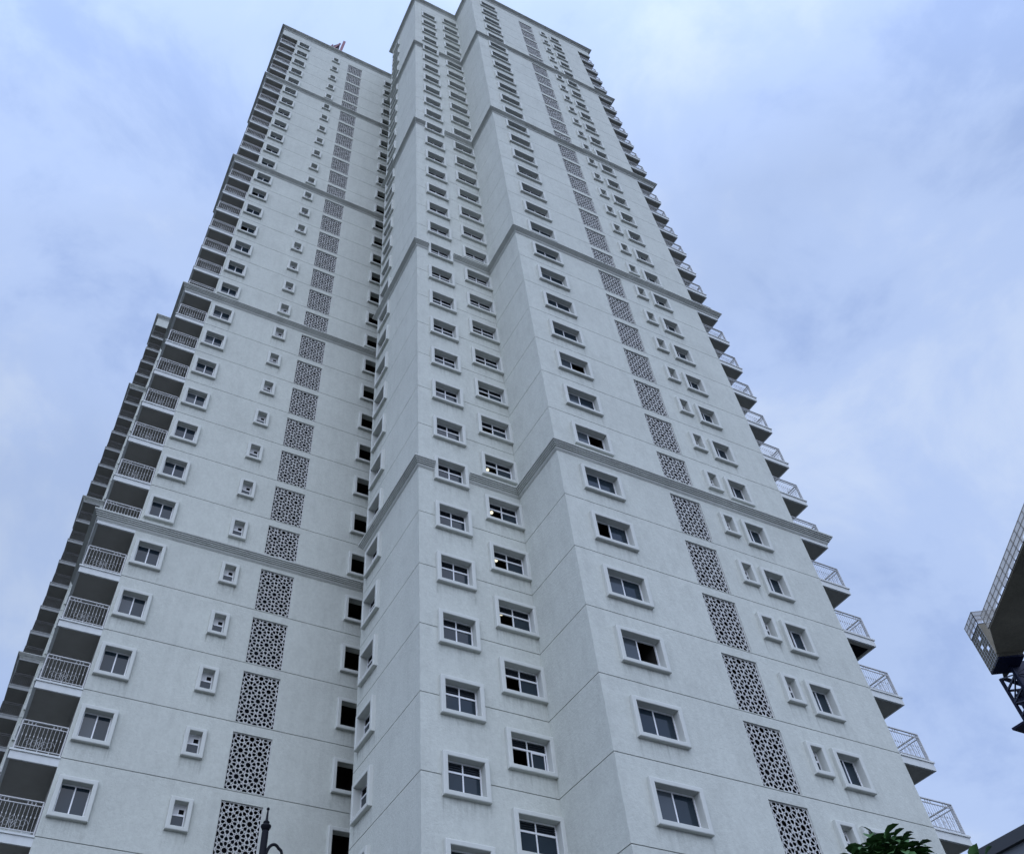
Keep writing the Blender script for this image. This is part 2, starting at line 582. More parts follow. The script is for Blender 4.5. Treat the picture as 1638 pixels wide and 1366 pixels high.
# ---- lattice screen: decagonal rosettes cut through a slab
def lattice_mesh(wd, ht, th=0.012):
    ax, ay = 0.4425, 0.60
    verts = [Vector((-wd / 2, -ht / 2)), Vector((wd / 2, -ht / 2)), Vector((wd / 2, ht / 2)), Vector((-wd / 2, ht / 2))]
    polys = []

    def ngon(cx, cy, r, n, ph=0.0):
        polys.append([(cx + r * math.cos(ph + 2 * math.pi * k / n), cy + r * math.sin(ph + 2 * math.pi * k / n)) for k in range(n)])

    def drop(cx, cy, ang, L, W):
        """tip at -L along ang, rounded head at the far end"""
        pts = [(-L, 0.0), (-L * 0.5, -W * 0.60), (0.0, -W * 0.97), (L * 0.45, -W), (L * 0.85, -W * 0.70), (L, -W * 0.22)]
        pts += [(x, -y) for x, y in reversed(pts[1:])]
        c, s = math.cos(ang), math.sin(ang)
        polys.append([(cx + x * c - y * s, cy + x * s + y * c) for x, y in pts])
    for i in range(-4, 5):
        for j in range(-5, 6):
            if (i + j) % 2:
                continue
            cx, cy = i * ax + 0.0, j * ay - 0.06
            ngon(cx, cy, 0.115, 12, R(15))
            for k in range(10):
                a = R(90 + 36 * k)
                drop(cx + 0.256 * math.cos(a), cy + 0.256 * math.sin(a), a, 0.094, 0.074)
                a2 = a + R(18)
                ngon(cx + 0.150 * math.cos(a2), cy + 0.150 * math.sin(a2), 0.026, 4, a2)
                ngon(cx + 0.345 * math.cos(a2), cy + 0.345 * math.sin(a2), 0.036, 3, a2)
            for k in (1, -1):               # small holes shared with neighbours
                for sx in (1, -1):
                    if sx == 1:
                        a = R(54 * k)
                        ngon(cx + 0.373 * math.cos(a) * sx, cy + 0.373 * math.sin(a), 0.026, 5, a)
            # gap between two rosettes of a row
            gx, gy = cx + ax, cy
            drop(gx, gy + 0.125, R(90), 0.095, 0.082)
            drop(gx, gy - 0.125, R(-90), 0.095, 0.082)
            ngon(gx - 0.0, gy, 0.022, 4, 0)
            ngon(gx, gy + 0.285, 0.034, 3, R(-90))
            ngon(gx, gy - 0.285, 0.034, 3, R(90))
    fw, fh = wd / 2 - 0.035, ht / 2 - 0.035

    def clip(poly):
        def cut(p, axis, lim, sgn):
            o = []
            for a, b in zip(p, p[1:] + p[:1]):
                ia, ib = sgn * a[axis] <= sgn * lim, sgn * b[axis] <= sgn * lim
                if ia:
                    o.append(a)
                if ia != ib:
                    t = (lim - a[axis]) / (b[axis] - a[axis])
                    o.append((a[0] + (b[0] - a[0]) * t, a[1] + (b[1] - a[1]) * t))
            return o
        for axis, lim in ((0, fw), (1, fh)):
            poly = cut(poly, axis, lim, 1)
            if len(poly) < 3:
                return None
            poly = cut(poly, axis, -lim, -1)
            if len(poly) < 3:
                return None
        ar = sum(a[0] * b[1] - a[1] * b[0] for a, b in zip(poly, poly[1:] + poly[:1])) / 2
        return poly if abs(ar) > 2e-4 else None
    holes = [q for q in (clip(p) for p in polys) if q]
    edges = [(0, 1), (1, 2), (2, 3), (3, 0)]
    for p in holes:
        i = len(verts)
        verts += [Vector(q) for q in p]
        edges += [(i + k, i + (k + 1) % len(p)) for k in range(len(p))]
    ov, oe, of, *_ = delaunay_2d_cdt(verts, edges, [], 0, 1e-5)
    boxes = [(min(x for x, _ in p), max(x for x, _ in p), min(y for _, y in p), max(y for _, y in p), p) for p in holes]

    def inside(x, y):
        for a, b_, c, d, p in boxes:
            if a <= x <= b_ and c <= y <= d:
                r = False
                for (x1, y1), (x2, y2) in zip(p, p[1:] + p[:1]):
                    if (y1 > y) != (y2 > y) and x < (x2 - x1) * (y - y1) / (y2 - y1) + x1:
                        r = not r
                if r:
                    return True
        return False
    b = MB()
    n = len(ov)
    b.v = [(p.x, 0.0, p.y) for p in ov] + [(p.x, th, p.y) for p in ov]
    keep = [f for f in of if not inside(sum(ov[k].x for k in f) / len(f), sum(ov[k].y for k in f) / len(f))]
    cnt = {}
    for f in keep:
        b.f.append(tuple(f))
        for a, c in zip(f, f[1:] + f[:1]):
            key = (min(a, c), max(a, c))
            cnt[key] = cnt.get(key, 0) + 1
    for (a, c), k in cnt.items():
        if k == 1:
            b.f.append((a, c, c + n, a + n))
    return b.mesh('lattice_screen', LATT)


LW, LH = 1.84, 0.84 * H
ME_LATT = lattice_mesh(LW, LH)
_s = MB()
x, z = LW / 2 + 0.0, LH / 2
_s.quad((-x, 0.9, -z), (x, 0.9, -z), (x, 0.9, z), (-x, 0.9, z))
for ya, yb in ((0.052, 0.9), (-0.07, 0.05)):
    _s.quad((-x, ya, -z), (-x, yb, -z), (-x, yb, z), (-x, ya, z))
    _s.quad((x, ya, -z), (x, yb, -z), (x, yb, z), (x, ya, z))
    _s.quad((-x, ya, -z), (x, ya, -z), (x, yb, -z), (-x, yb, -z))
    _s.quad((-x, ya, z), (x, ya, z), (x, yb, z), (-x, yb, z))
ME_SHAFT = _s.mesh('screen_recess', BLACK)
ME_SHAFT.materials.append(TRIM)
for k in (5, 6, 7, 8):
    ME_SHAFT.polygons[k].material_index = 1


# ---- railing and slab of a corner balcony (local: x runs outwards from the wall end, y into the building)
def scroll(b, c, r, a0, turns, sgn, y, rad=0.0065, n=16):
    pts = []
    for k in range(n + 1):
        t = k / n
        a = a0 + sgn * turns * 2 * math.pi * t
        rr = r * (1 - 0.72 * t)
        pts.append((c[0] + rr * math.cos(a), y, c[1] + rr * math.sin(a)))
    b.tube(pts, rad, 5)


def rail_run(b, p, q, nb, orn=True):
    """one straight run of balustrade between floor points p and q"""
    p, q = Vector(p), Vector(q)
    zt, z2, zb = 1.27, 1.11, 0.13
    up = Vector((0, 0, 1))
    b.bar(p + up * zt, q + up * zt, 0.07, 0.04)
    b.bar(p + up * z2, q + up * z2, 0.04, 0.03)
    b.bar(p + up * zb, q + up * zb, 0.04, 0.03)
    d = q - p
    for k in range(nb + 1):
        a = p + d * (k / nb)
        if k in (0, nb):
            b.bar(a, a + up * zt, 0.05)
        else:
            b.bar(a + up * zb, a + up * z2, 0.013)
            if orn:
                b.bar(a + up * 0.62, a + up * 0.69, 0.036)
    for k in range(1, 4):
        a = p + d * (k / 4)
        b.bar(a, a + up * zb, 0.03)
    # little ornaments between the two top rails
    for k in range(6 if orn else 0):
        t = (0.14, 0.22, 0.30, 0.70, 0.78, 0.86)[k]
        a = p + d * t
        b.bar(a + up * (z2 + 0.02), a + up * (zt - 0.02) + d.normalized() * 0.05, 0.016)
        b.bar(a + up * (z2 + 0.02) + d.normalized() * 0.05, a + up * (zt - 0.02), 0.016)


def balcony_meshes(sx, w, dep, SLAB=SLAB, RAIL=RAIL):
    """sx=+1: slab runs to +x, sx=-1: to -x"""
    sl = MB()
    X = lambda a: sx * a
    lo, hi = sorted((X(0.0), X(w)))
    sl.box(lo, hi, 0.0, dep, -0.40, -0.075)
    lo2, hi2 = sorted((X(0.0), X(w + 0.05)))
    sl.box(lo2, hi2, -0.05, dep + 0.05, -0.075, 0.0)
    slab = sl.mesh('balcony_slab', SLAB)
    ce = MB()
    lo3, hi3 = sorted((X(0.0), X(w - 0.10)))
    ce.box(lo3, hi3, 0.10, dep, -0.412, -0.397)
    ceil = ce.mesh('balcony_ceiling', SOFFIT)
    r = MB()
    i = 0.07
    rail_run(r, (X(0.05), i, 0), (X(w - i), i, 0), 12)
    rail_run(r, (X(w - i), i + 0.09, 0), (X(w - i), dep - 0.1, 0), 30, False)
    # wrought scrolls low in the middle of the front run
    cx = w / 2
    for s in (1, -1):
        scroll(r, (X(cx + s * 0.20), 0.36), 0.17, R(180 if s * sx > 0 else 0), 1.3, 1 if s * sx < 0 else -1, i)
        scroll(r, (X(cx + s * 0.42), 0.40), 0.17, R(0 if s * sx > 0 else 180), 1.2, 1 if s * sx > 0 else -1, i)
        r.tube([(X(cx), i, 0.15), (X(cx + s * 0.10), i, 0.34), (X(cx + s * 0.12), i, 0.52), (X(cx + s * 0.04), i, 0.64)], 0.007, 5)
    scroll(r, (X(cx), 0.40), 0.09, R(90), 0.9, 1, i)
    rail = r.mesh('balcony_railing', RAIL)
    return slab, ceil, rail


# ---- cornice
PROF = [(0.0, -0.19), (0.025, -0.185), (0.025, -0.155), (0.05, -0.135), (0.075, -0.09), (0.095, -0.02), (0.15, -0.015), (0.15, 0.055),
        (0.205, 0.06), (0.205, 0.13), (0.262, 0.135), (0.262, 0.205), (0.322, 0.215), (0.322, 0.31), (0.0, 0.335)]


def cornice_mesh(path, z, k=1.0):
    """sweep PROF along a plan path; the outside is on the right of the direction of travel"""
    b = MB()
    n = len(path)
    dirs = []
    for i in range(n):
        segs = []
        if i > 0:
            segs.append((Vector(path[i]) - Vector(path[i - 1])).normalized())
        if i < n - 1:
            segs.append((Vector(path[i + 1]) - Vector(path[i])).normalized())
        nor = [Vector((s.y, -s.x)) for s in segs]
        if len(nor) == 1:
            dirs.append(nor[0])
        else:
            dirs.append((nor[0] + nor[1]) / (1 + nor[0].dot(nor[1])))
    m = len(PROF)
    for i in range(n):
        for (o, dz) in PROF:
            p = Vector(path[i]) + dirs[i] * o * k
            b.v.append((p.x, p.y, z + dz * k))
    for i in range(n - 1):
        for j in range(m - 1):
            a = i * m + j
            b.f.append((a, a + m, a + m + 1, a + 1))
    b.f.append(tuple(range(m)))
    b.f.append(tuple((n - 1) * m + j for j in range(m))[::-1])
    return b.mesh('cornice', CORN)


# ------------------------------------------------------------------ shared meshes
T1W, T1H = 1.18, 0.405 * H
CW = 1.87
ME = {}
for key, ow in (('s', T1W), ('c', CW)):
    ME['sur_' + key] = surround_mesh(ow, T1H)
    ME['sl_' + key] = sliding_meshes(ow, T1H)
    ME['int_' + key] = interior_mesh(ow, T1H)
for key, ow in (('a1', 1.50), ('a2', 1.71)):
    ME['sur_' + key] = surround_mesh(ow, T1H)
    ME['lo_' + key] = louvred_meshes(ow, T1H)
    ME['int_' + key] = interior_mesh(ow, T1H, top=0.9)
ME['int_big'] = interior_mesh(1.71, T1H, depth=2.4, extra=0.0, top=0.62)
VW, VH = 0.57, 0.32 * H
ME['sur_v'] = surround_mesh(VW, VH, 0.19, 0.17)
ME['vent'] = vent_meshes(VW, VH)
_b = MB()
_bm = bmesh.new()
bmesh.ops.create_uvsphere(_bm, u_segments=14, v_segments=8, radius=0.088)
ME['lamp'] = bpy.data.meshes.new('room_lamp')
_bm.to_mesh(ME['lamp'])
_bm.free()
ME['lamp'].materials.append(BULB)
for p in ME['lamp'].polygons:
    p.use_smooth = True

WZ = 0.5025 * H      # opening centre above its floor
VZ = 0.548 * H


rg = random.Random(21)


def sliding_window(tower, key, loc, state, rz=0.0):
    o = obj('sliding_window', ME['sur_' + key], tower, loc, rz)
    fr, p11, p10, p01, q11, q10 = ME['sl_' + key]
    obj('frame', fr, o)
    pale = rg.random() < 0.3
    obj('pane', {0: q11 if pale else p11, 1: q10 if pale or key == 'c' else p10, 2: p01}[state], o)
    if state:
        obj('interior', ME['int_' + key], o)
    return o


def louvred_window(tower, key, loc, state, rz=0.0, lamp=False):
    o = obj('louvred_window', ME['sur_' + key], tower, loc, rz)
    fr, lv, p11, p01, sash = ME['lo_' + key]
    obj('frame', fr, o)
    obj('louvre', lv, o)
    obj('pane', p01 if state else p11, o)
    if state:
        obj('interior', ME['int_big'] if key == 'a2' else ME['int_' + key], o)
    if state == 2:
        obj('sash', sash, o)
    if lamp:
        la = obj('lamp', ME['lamp'], o, (16.97 - 17.01, 1.06, 0.81 * H - WZ))
        la['label'] = 'lit round ceiling lamp'
    return o


def vent_window(tower, loc, rz=0.0):
    o = obj('vent_window', ME['sur_v'], tower, loc, rz)
    for nm, me in zip(('frame', 'pane', 'panel', 'fan_opening'), ME['vent']):
        obj(nm, me, o)
    return o


# ------------------------------------------------------------------ main tower
tower = thing('apartment_tower', 'tall white apartment tower with stepped corners, lattice screens and corner balconies filling the picture', 'building')


def hole(cx, cz, ow, oh, m=0.06):
    return (cx - ow / 2 - m, cx + ow / 2 + m, cz - oh / 2 - m, cz + oh / 2 + m)


FL = range(N0, N1 + 1)
XL1, XL2, XLAT, XL3 = 2.03, 6.20, 8.745, 13.39
XC1, XCLAT, XCV, XC2 = 20.325, 25.505, 27.91, 29.56
XA1, XA2, YW1 = 14.18, 17.01, 32.06
LZ = 0.435 * H
holes_L, holes_A, holes_C, holes_W = [], [], [], []
for n in FL:
    z = lev(n)
    holes_L += [hole(XL1, z + WZ, T1W, T1H), hole(XL2, z + VZ, VW, VH), hole(XLAT, z + LZ, LW, LH, 0), hole(XL3, z + WZ, T1W, T1H)]
    holes_C += [hole(XC1, z + WZ, CW, T1H), hole(XCLAT, z + LZ, LW, LH, 0), hole(XCV, z + VZ, VW, VH), hole(XC2, z + WZ, T1W, T1H)]
    holes_A += [hole(XA1, z + 0.015 * H, 1.50, T1H), hole(XA2, z + WZ, 1.71, T1H)]
    holes_W += [hole(YW1, z + WZ, 1.50, T1H)]
ZT = ROOF - 0.1
SILL = WZ - T1H / 2 - 0.185
VSILL = VZ - VH / 2 - 0.17
ST_L = stained(STUCCO, 0, [(XL1, T1W / 2 + 0.19, SILL, 0.75), (XL2, VW / 2 + 0.19, VSILL, 0.75), (XL3, T1W / 2 + 0.19, SILL, 0.7)], Z0, H)
ST_C = stained(STUCCO, 0, [(XC1, CW / 2 + 0.19, SILL, 0.75), (XCV, VW / 2 + 0.19, VSILL, 0.75), (XC2, T1W / 2 + 0.19, SILL, 0.75)], Z0, H)
ST_A = stained(STUCCO, 0, [(XA1, 0.94, 0.015 * H - T1H / 2 - 0.185, 0.75), (XA2, 1.045, SILL, 0.75)], Z0, H)
ST_W = stained(STUCCO, 1, [(YW1, 0.94, SILL, 0.8)], Z0, H)
wall('wall', XB, 20.0, 0.0, ZT, holes_L, lambda u, d, z: (u, YL + d, z), tower, ST_L)
wall('wall', YA, YW, 0.0, ZT, holes_W, lambda u, d, z: (X1 + d, u, z), tower, ST_W)
wall('wall', X1, X2, 0.0, ZT, holes_A, lambda u, d, z: (u, YA + d, z), tower, ST_A)
wall('wall', YC, YA, 0.0, ZT, [], lambda u, d, z: (X2 + d, u, z), tower)
wall('wall', X2, X3, 0.0, ZT, holes_C, lambda u, d, z: (u, YC + d, z), tower, ST_C)
# the faces turned away, the flat roof
bk = MB()
YB = 62.0
bk.quad((X1, YW, 0), (20.0, YW, 0), (20.0, YW, ZT), (X1, YW, ZT))
bk.quad((X3, YC, 0), (X3, YB, 0), (X3, YB, ZT), (X3, YC, ZT))
bk.quad((XB, YB, 0), (X3, YB, 0), (X3, YB, ZT), (XB, YB, ZT))
bk.quad((XB, YL + BAL_D, 0), (XB, YB, 0), (XB, YB, ZT), (XB, YL + BAL_D, ZT))
obj('wall', bk.mesh('wall', STUCCO), tower)
sd_ = MB()
sd_.quad((XB, YL, 0), (XB, YL + BAL_D, 0), (XB, YL + BAL_D, lev(26) - 0.4), (XB, YL, lev(26) - 0.4))
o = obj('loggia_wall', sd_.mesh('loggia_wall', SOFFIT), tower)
rf = MB()
zr = ROOF - 1.0
rf.quad((XB, YL, zr), (X2, YL, zr), (X2, YB, zr), (XB, YB, zr))
rf.quad((X1, YA, zr), (X2, YA, zr), (X2, YW, zr), (X1, YW, zr))
rf.quad((X2, YC, zr), (X3, YC, zr), (X3, YB, zr), (X2, YB, zr))
obj('roof', rf.mesh('roof', PAVE), tower)
pp = MB()
pp.box(XL, XB, YL, YL + BAL_D, lev(26) - 0.40, ZT)
obj('parapet', pp.mesh('parapet', STUCCO), tower)
pp = MB()
pp.box(X3, XR, YC, YC + BAL_D, lev(26) - 0.40, ZT)
obj('parapet', pp.mesh('parapet', STUCCO), tower)

# cornices
for n in (-7, 0, 7, 14, 21, 26):
    top = n == 26
    z = ROOF - 0.335 * 1.25 if top else lev(n)
    k = 1.25 if top else 1.0
    obj('cornice', cornice_mesh([(XL, YL + BAL_D), (XL, YL), (X1 + 6, YL)], z, k), tower)
    head = [(X1 + 5, YW), (X1, YW), (X1, YA)]
    tail = [(X2, YA), (X2, YC), (XR, YC), (XR, YC + BAL_D)]
    if top:
        obj('cornice', cornice_mesh(head + tail, z, k), tower)
    else:
        ga, gb = XA1 - 0.75 - 0.19, XA1 + 0.75 + 0.19
        obj('cornice', cornice_mesh(head + [(ga, YA)], z), tower)
        obj('cornice', cornice_mesh([(gb, YA)] + tail, z), tower)

# windows, screens, balconies
SL, SC, SR = balcony_meshes(-1, XB - XL, BAL_D)
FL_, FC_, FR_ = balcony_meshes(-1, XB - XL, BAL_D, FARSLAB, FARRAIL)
TL, TC_, TR = balcony_meshes(1, XR - X3, BAL_D)
bp = MB()
bp.box(0.0, XR - X3 - 0.25, 0.3, BAL_D - 0.4, -0.425, -0.413)
ME_BARE = bp.mesh('bare_ceiling', BLACK)


def balcony(parent, meshes, loc):
    o = obj('balcony', meshes[0], parent, loc)
    obj('ceiling', meshes[1], o)
    obj('railing', meshes[2], o)
    return o


rnd = random.Random(3)
for n in FL:
    z = lev(n)
    a = rnd.random()
    s = {-5: 0, -6: 0}.get(n, 1 if (a < 0.12) else (2 if a > 0.93 else 0)) if n < 7 else (2 if a > 0.7 else 0)
    sliding_window(tower, 's', (XL1, YL, z + WZ), s if n > 4 else 0)
    vent_window(tower, (XL2, YL, z + VZ))
    o = obj('lattice_screen', ME_LATT, tower, (XLAT, YL + 0.07, z + LZ))
    obj('recess', ME_SHAFT, o)
    o = obj('open_window', ME['sur_s'], tower, (XL3, YL, z + WZ))
    obj('interior', ME['int_s'], o)
    cs = {-6: 0, -5: 0, -4: 1, -3: 0, -2: 2, -1: 0, 0: 1, 1: 0, 2: 1}.get(n, 1 if a < 0.35 else 0)
    sliding_window(tower, 'c', (XC1, YC, z + WZ), cs)
    o = obj('lattice_screen', ME_LATT, tower, (XCLAT, YC + 0.07, z + LZ))
    obj('recess', ME_SHAFT, o)
    vent_window(tower, (XCV, YC, z + VZ))
    sliding_window(tower, 's', (XC2, YC, z + WZ), 2 if n in (-3, 0, 5) else 0)
    louvred_window(tower, 'a1', (XA1, YA, z + 0.015 * H), 0)
    st = 1 if -4 <= n <= 4 else (2 if n == -5 else 0)
    louvred_window(tower, 'a2', (XA2, YA, z + WZ), st, lamp=(-4 <= n <= 0))
    louvred_window(tower, 'a1', (X1, YW1, z + WZ), 0, rz=R(-90))
    balcony(tower, (SL, SC, SR), (XB, YL, z))
    o = balcony(tower, (TL, TC_, TR), (X3, YC, z))
    if n == -2:
        obj('bare_ceiling', ME_BARE, o)['label'] = 'unpainted black balcony ceiling'
# ceiling of the topmost balconies
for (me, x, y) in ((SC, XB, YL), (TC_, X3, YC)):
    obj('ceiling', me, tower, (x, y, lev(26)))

# ------------------------------------------------------------------ second tower, far behind on the left
FX, FYY = -4.15, 85.5
tower2 = thing('apartment_tower', 'farther tower whose stack of shaded corner balconies shows past the left edge', 'building')
hl = []
xb2 = FX + (XB - XL)
for n in range(2, N1 + 1):
    hl += [hole(xb2 + (XL1 - XB), lev(n) + WZ, T1W, T1H)]
wall('wall', xb2, xb2 + 17.0, 0.0, ZT, hl, lambda u, d, z: (u, FYY + d, z), tower2)
b = MB()
b.quad((xb2, FYY + BAL_D, 0), (xb2, FYY + 24, 0), (xb2, FYY + 24, ZT), (xb2, FYY + BAL_D, ZT))
b.quad((xb2, FYY + 24, 0), (xb2 + 17, FYY + 24, 0), (xb2 + 17, FYY + 24, ZT), (xb2, FYY + 24, ZT))
b.quad((xb2 + 17, FYY, 0), (xb2 + 17, FYY + 24, 0), (xb2 + 17, FYY + 24, ZT), (xb2 + 17, FYY, ZT))
b.quad((xb2, FYY, zr), (xb2 + 17, FYY, zr), (xb2 + 17, FYY + 24, zr), (xb2, FYY + 24, zr))
obj('wall', b.mesh('wall', STUCCO), tower2)
b = MB()
b.quad((xb2, FYY, 0), (xb2, FYY + BAL_D, 0), (xb2, FYY + BAL_D, lev(26) - 0.4), (xb2, FYY, lev(26) - 0.4))
obj('loggia_wall', b.mesh('loggia_wall', SOFFIT), tower2)
b = MB()
b.box(FX, xb2, FYY, FYY + BAL_D, lev(26) - 0.40, ZT)
obj('parapet', b.mesh('parapet', STUCCO), tower2)
for n in (0, 7, 14, 21, 26):
    top = n == 26
    z = ROOF - 0.335 * 1.25 if top else lev(n)
    obj('cornice', cornice_mesh([(FX, FYY + BAL_D), (FX, FYY), (xb2 + 16, FYY)], z, 1.25 if top else 1.0), tower2)
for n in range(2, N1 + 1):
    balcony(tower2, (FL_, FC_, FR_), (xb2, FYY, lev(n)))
    sliding_window(tower2, 's', (xb2 + XL1 - XB, FYY, lev(n) + WZ), 0)
obj('ceiling', SC, tower2, (xb2, FYY, lev(26)))

# ------------------------------------------------------------------ steel gantry on the left roof
g = thing('roof_gantry', 'maroon steel hoist end rising behind the roof edge of the left wing', 'hoist', (6.0, YL + 0.75, ROOF - 1.0))
b = MB()
b.bar((0.36, 0.0, 0.0), (0.90, 0.0, 8.2), 0.40, 0.34)
obj('boom', b.mesh('boom', RUST), g)
b = MB()
for x0, z0, x1, z1 in ((-1.05, 3.3, -0.42, 5.9), (-0.38, 5.5, 0.42, 7.5)):
    i = len(b.v)
    tri = [(x0, 2.2), (x0, z0), (x1, z1), (x1, 2.2)]
    b.v += [(x, 0.10, z) for x, z in tri] + [(x, 0.30, z) for x, z in tri]
    b.f += [(i, i + 1, i + 2, i + 3), (i + 7, i + 6, i + 5, i + 4)] + [(i + k, i + k + 4, i + (k + 1) % 4 + 4, i + (k + 1) % 4) for k in range(4)]
obj('side_plate', b.mesh('side_plate', RUSTD), g)
b = MB()
b.bar((-0.75, -0.02, 2.2), (0.40, -0.02, 6.9), 0.20)
b.bar((-1.12, -0.02, 2.2), (-0.50, -0.02, 5.2), 0.14)
obj('brace', b.mesh('brace', RUST), g)
b = MB()
b.box(-1.2, 0.7, -0.1, 1.2, 0.0, 2.2)
obj('base', b.mesh('base', RUSTD), g)

# ------------------------------------------------------------------ hanging work platform on the right
plat = thing('work_platform', 'dark concrete work platform with netted fence and navy steel stair at right edge', 'platform')
HZ = 40.0 + CAMZ
A = Vector((63.6, 32.05))
Bv = Vector((70.4, 36.75))
d1 = Vector((-0.560, -0.828))
d2 = Vector((-0.445, -0.895))
P = [A, A + d1 * 26, Bv + d2 * 26, Bv]
b = MB()
lo = [(p.x, p.y, HZ) for p in P]
hi = [(p.x, p.y, HZ + 0.10) for p in P]
b.v = lo + hi
b.f = [(3, 2, 1, 0), (4, 5, 6, 7)] + [(k, (k + 1) % 4, (k + 1) % 4 + 4, k + 4) for k in range(4)]
obj('deck', b.mesh('deck', CONC), plat)


def fence(p, q, z0, z1, rails, nposts, name='fence'):
    p, q = Vector(p), Vector(q)
    f = MB()
    for k in range(rails):
        z = z0 + (z1 - z0) * k / (rails - 1)
        f.bar((p.x, p.y, z), (q.x, q.y, z), 0.045)
    for k in range(nposts + 1):
        a = p.lerp(q, k / nposts)
        f.bar((a.x, a.y, z0), (a.x, a.y, z1 + 0.02), 0.055)
    o = obj(name, f.mesh(name, RODS), plat)
    nn = MB()
    off = Vector((q.y - p.y, p.x - q.x)).normalized() * 0.045
    a, c = p + off, q + off
    m = 40
    rn = random.Random(int(p.x * 10 + z0))
    for k in range(m):                       # ragged netting sheet with a torn lower edge
        u, v = a.lerp(c, k / m), a.lerp(c, (k + 1) / m)
        zl = z0 + rn.uniform(0.0, 0.22)
        nn.quad((u.x, u.y, zl), (v.x, v.y, zl), (v.x, v.y, z1), (u.x, u.y, z1))
    obj('netting', nn.mesh('netting', NET), o)


fence(A - d1 * 0.2, A + d1 * 26, HZ + 0.1, HZ + 1.30, 4, 26)
# end cage, clad in perforated boards
C0 = Vector((68.0, 36.2))
dd = d1 * 2.3
de = Vector((0.828, -0.560)) * 2.0
zc0, zc1 = HZ - 0.45, HZ + 4.0
fence(C0, C0 + dd, zc0 + 3.3, zc1, 4, 3, 'cage_fence')
fence(C0 + dd, C0 + dd + de, zc0 + 3.3, zc1, 4, 2, 'cage_fence')
b = MB()
dz = (zc1 - zc0)
nx, nz = 6, 14
rn = random.Random(5)
for i in range(nx):
    for k in range(11):
        if k in (2, 4, 6, 8) and 1 <= i <= 4 and rn.random() < 0.3:
            continue
        p, q = C0 + dd * (i / nx), C0 + dd * ((i + 0.965) / nx)
        z_a, z_b = zc0 + k * 0.3, zc0 + k * 0.3 + 0.292
        b.quad((p.x, p.y, z_a), (q.x, q.y, z_a), (q.x, q.y, z_b), (p.x, p.y, z_b))
for p, q in ((C0 + de, C0 + dd + de), (C0 + dd, C0 + dd + de)):
    b.quad((p.x, p.y, zc0 + 0.15), (q.x, q.y, zc0 + 0.15), (q.x, q.y, zc0 + 3.3), (p.x, p.y, zc0 + 3.3))
obj('boards', b.mesh('boards', BOARD), plat)
b = MB()
q4 = [C0, C0 + dd, C0 + dd + de, C0 + de]
b.v = [(p.x, p.y, zc0) for p in q4] + [(p.x, p.y, zc0 + 0.15) for p in q4]
b.f = [(3, 2, 1, 0), (4, 5, 6, 7)] + [(k, (k + 1) % 4, (k + 1) % 4 + 4, k + 4) for k in range(4)]
obj('cage_floor', b.mesh('cage_floor', STEEL), plat)
# steel stair frame hanging under the end
b = MB()
E0 = Vector((69.95, 36.75))
w1 = d1 * 2.4
w2 = Vector((0.828, -0.560)) * 2.2
cor = [E0, E0 + w1, E0 + w1 + w2, E0 + w2]
zb_, zt_ = HZ - 4.4, HZ
for c in cor:
    b.bar((c.x, c.y, zb_), (c.x, c.y, zt_), 0.22)
for k in range(4):
    za, zb2 = zb_ + (zt_ - zb_) * k / 4, zb_ + (zt_ - zb_) * (k + 1) / 4
    for i in range(4):
        c, e = cor[i], cor[(i + 1) % 4]
        b.bar((c.x, c.y, za), (e.x, e.y, za), 0.14)
        if (k + i) % 2:
            c, e = e, c
        b.bar((c.x, c.y, za), (e.x, e.y, zb2), 0.09)
for i in (1, 2):
    c, e = cor[i], cor[(i + 1) % 4]
    b.quad((c.x, c.y, zb_ + 0.2), (e.x, e.y, zb_ + 0.2), (e.x, e.y, zt_), (c.x, c.y, zt_))
obj('stair_frame', b.mesh('stair_frame', STEEL), plat)
b = MB()
for k in range(2):
    za = zb_ + 2.2 * k
    for s in range(9):
        t0 = s / 9
        c = E0 + w1 * (t0 if k == 0 else 1 - t0) + w2 * (0.55 if k == 0 else 0.1)
        c2 = c + w1 * 0.11 + w2 * 0.0
        b.v += []
        b.box(min(c.x, c2.x), max(c.x, c2.x) + 0.55, min(c.y, c2.y), max(c.y, c2.y) + 0.2, za + t0 * 2.2, za + t0 * 2.2 + 0.06)
b.box(cor[1].x, cor[1].x + 3.6, cor[1].y - 1.0, cor[1].y + 2.6, zb_ - 0.12, zb_ + 0.05)
b.box(cor[1].x + 1.0, cor[1].x + 4.6, cor[1].y - 2.0, cor[1].y + 1.2, HZ - 1.9, HZ - 1.7)
b.box(cor[1].x + 0.9, cor[1].x + 5.0, cor[1].y - 2.2, cor[1].y + 1.4, zb_ + 0.1, HZ - 1.9)
obj('stair_flight', b.mesh('stair_flight', STEEL), plat)

# ------------------------------------------------------------------ low grey building, lower right
ZE = 8.0 + CAMZ
low = thing('low_building', 'low grey rendered building with a dark metal eave in the bottom right corner', 'building', (18.7, 0, 0))
b = MB()
b.box(0.10, 12.0, -6.0, 15.5, 0.0, ZE - 0.18)
obj('wall', b.mesh('wall', ROOFG), low)
b = MB()
b.box(0.0, 12.6, -6.6, 16.1, ZE - 0.18, ZE)
obj('eave', b.mesh('eave', EAVE), low)
b = MB()
b.box(0.04, 12.5, -6.5, 16.0, ZE, ZE + 0.06)
obj('roof', b.mesh('roof', EAVE), low)

# ------------------------------------------------------------------ street lamp
# pole foot so that the finial stands 10 m away in plan
LX, LY, LT = 1.56 / 6 * 10, 5.79 / 6 * 10, 2.88 / 6 * 10 + CAMZ
lamp = thing('street_lamp', 'black iron lamp post with ball tipped finial in front of the lattice screen', 'street lamp', (LX, LY, 0))
T = LT


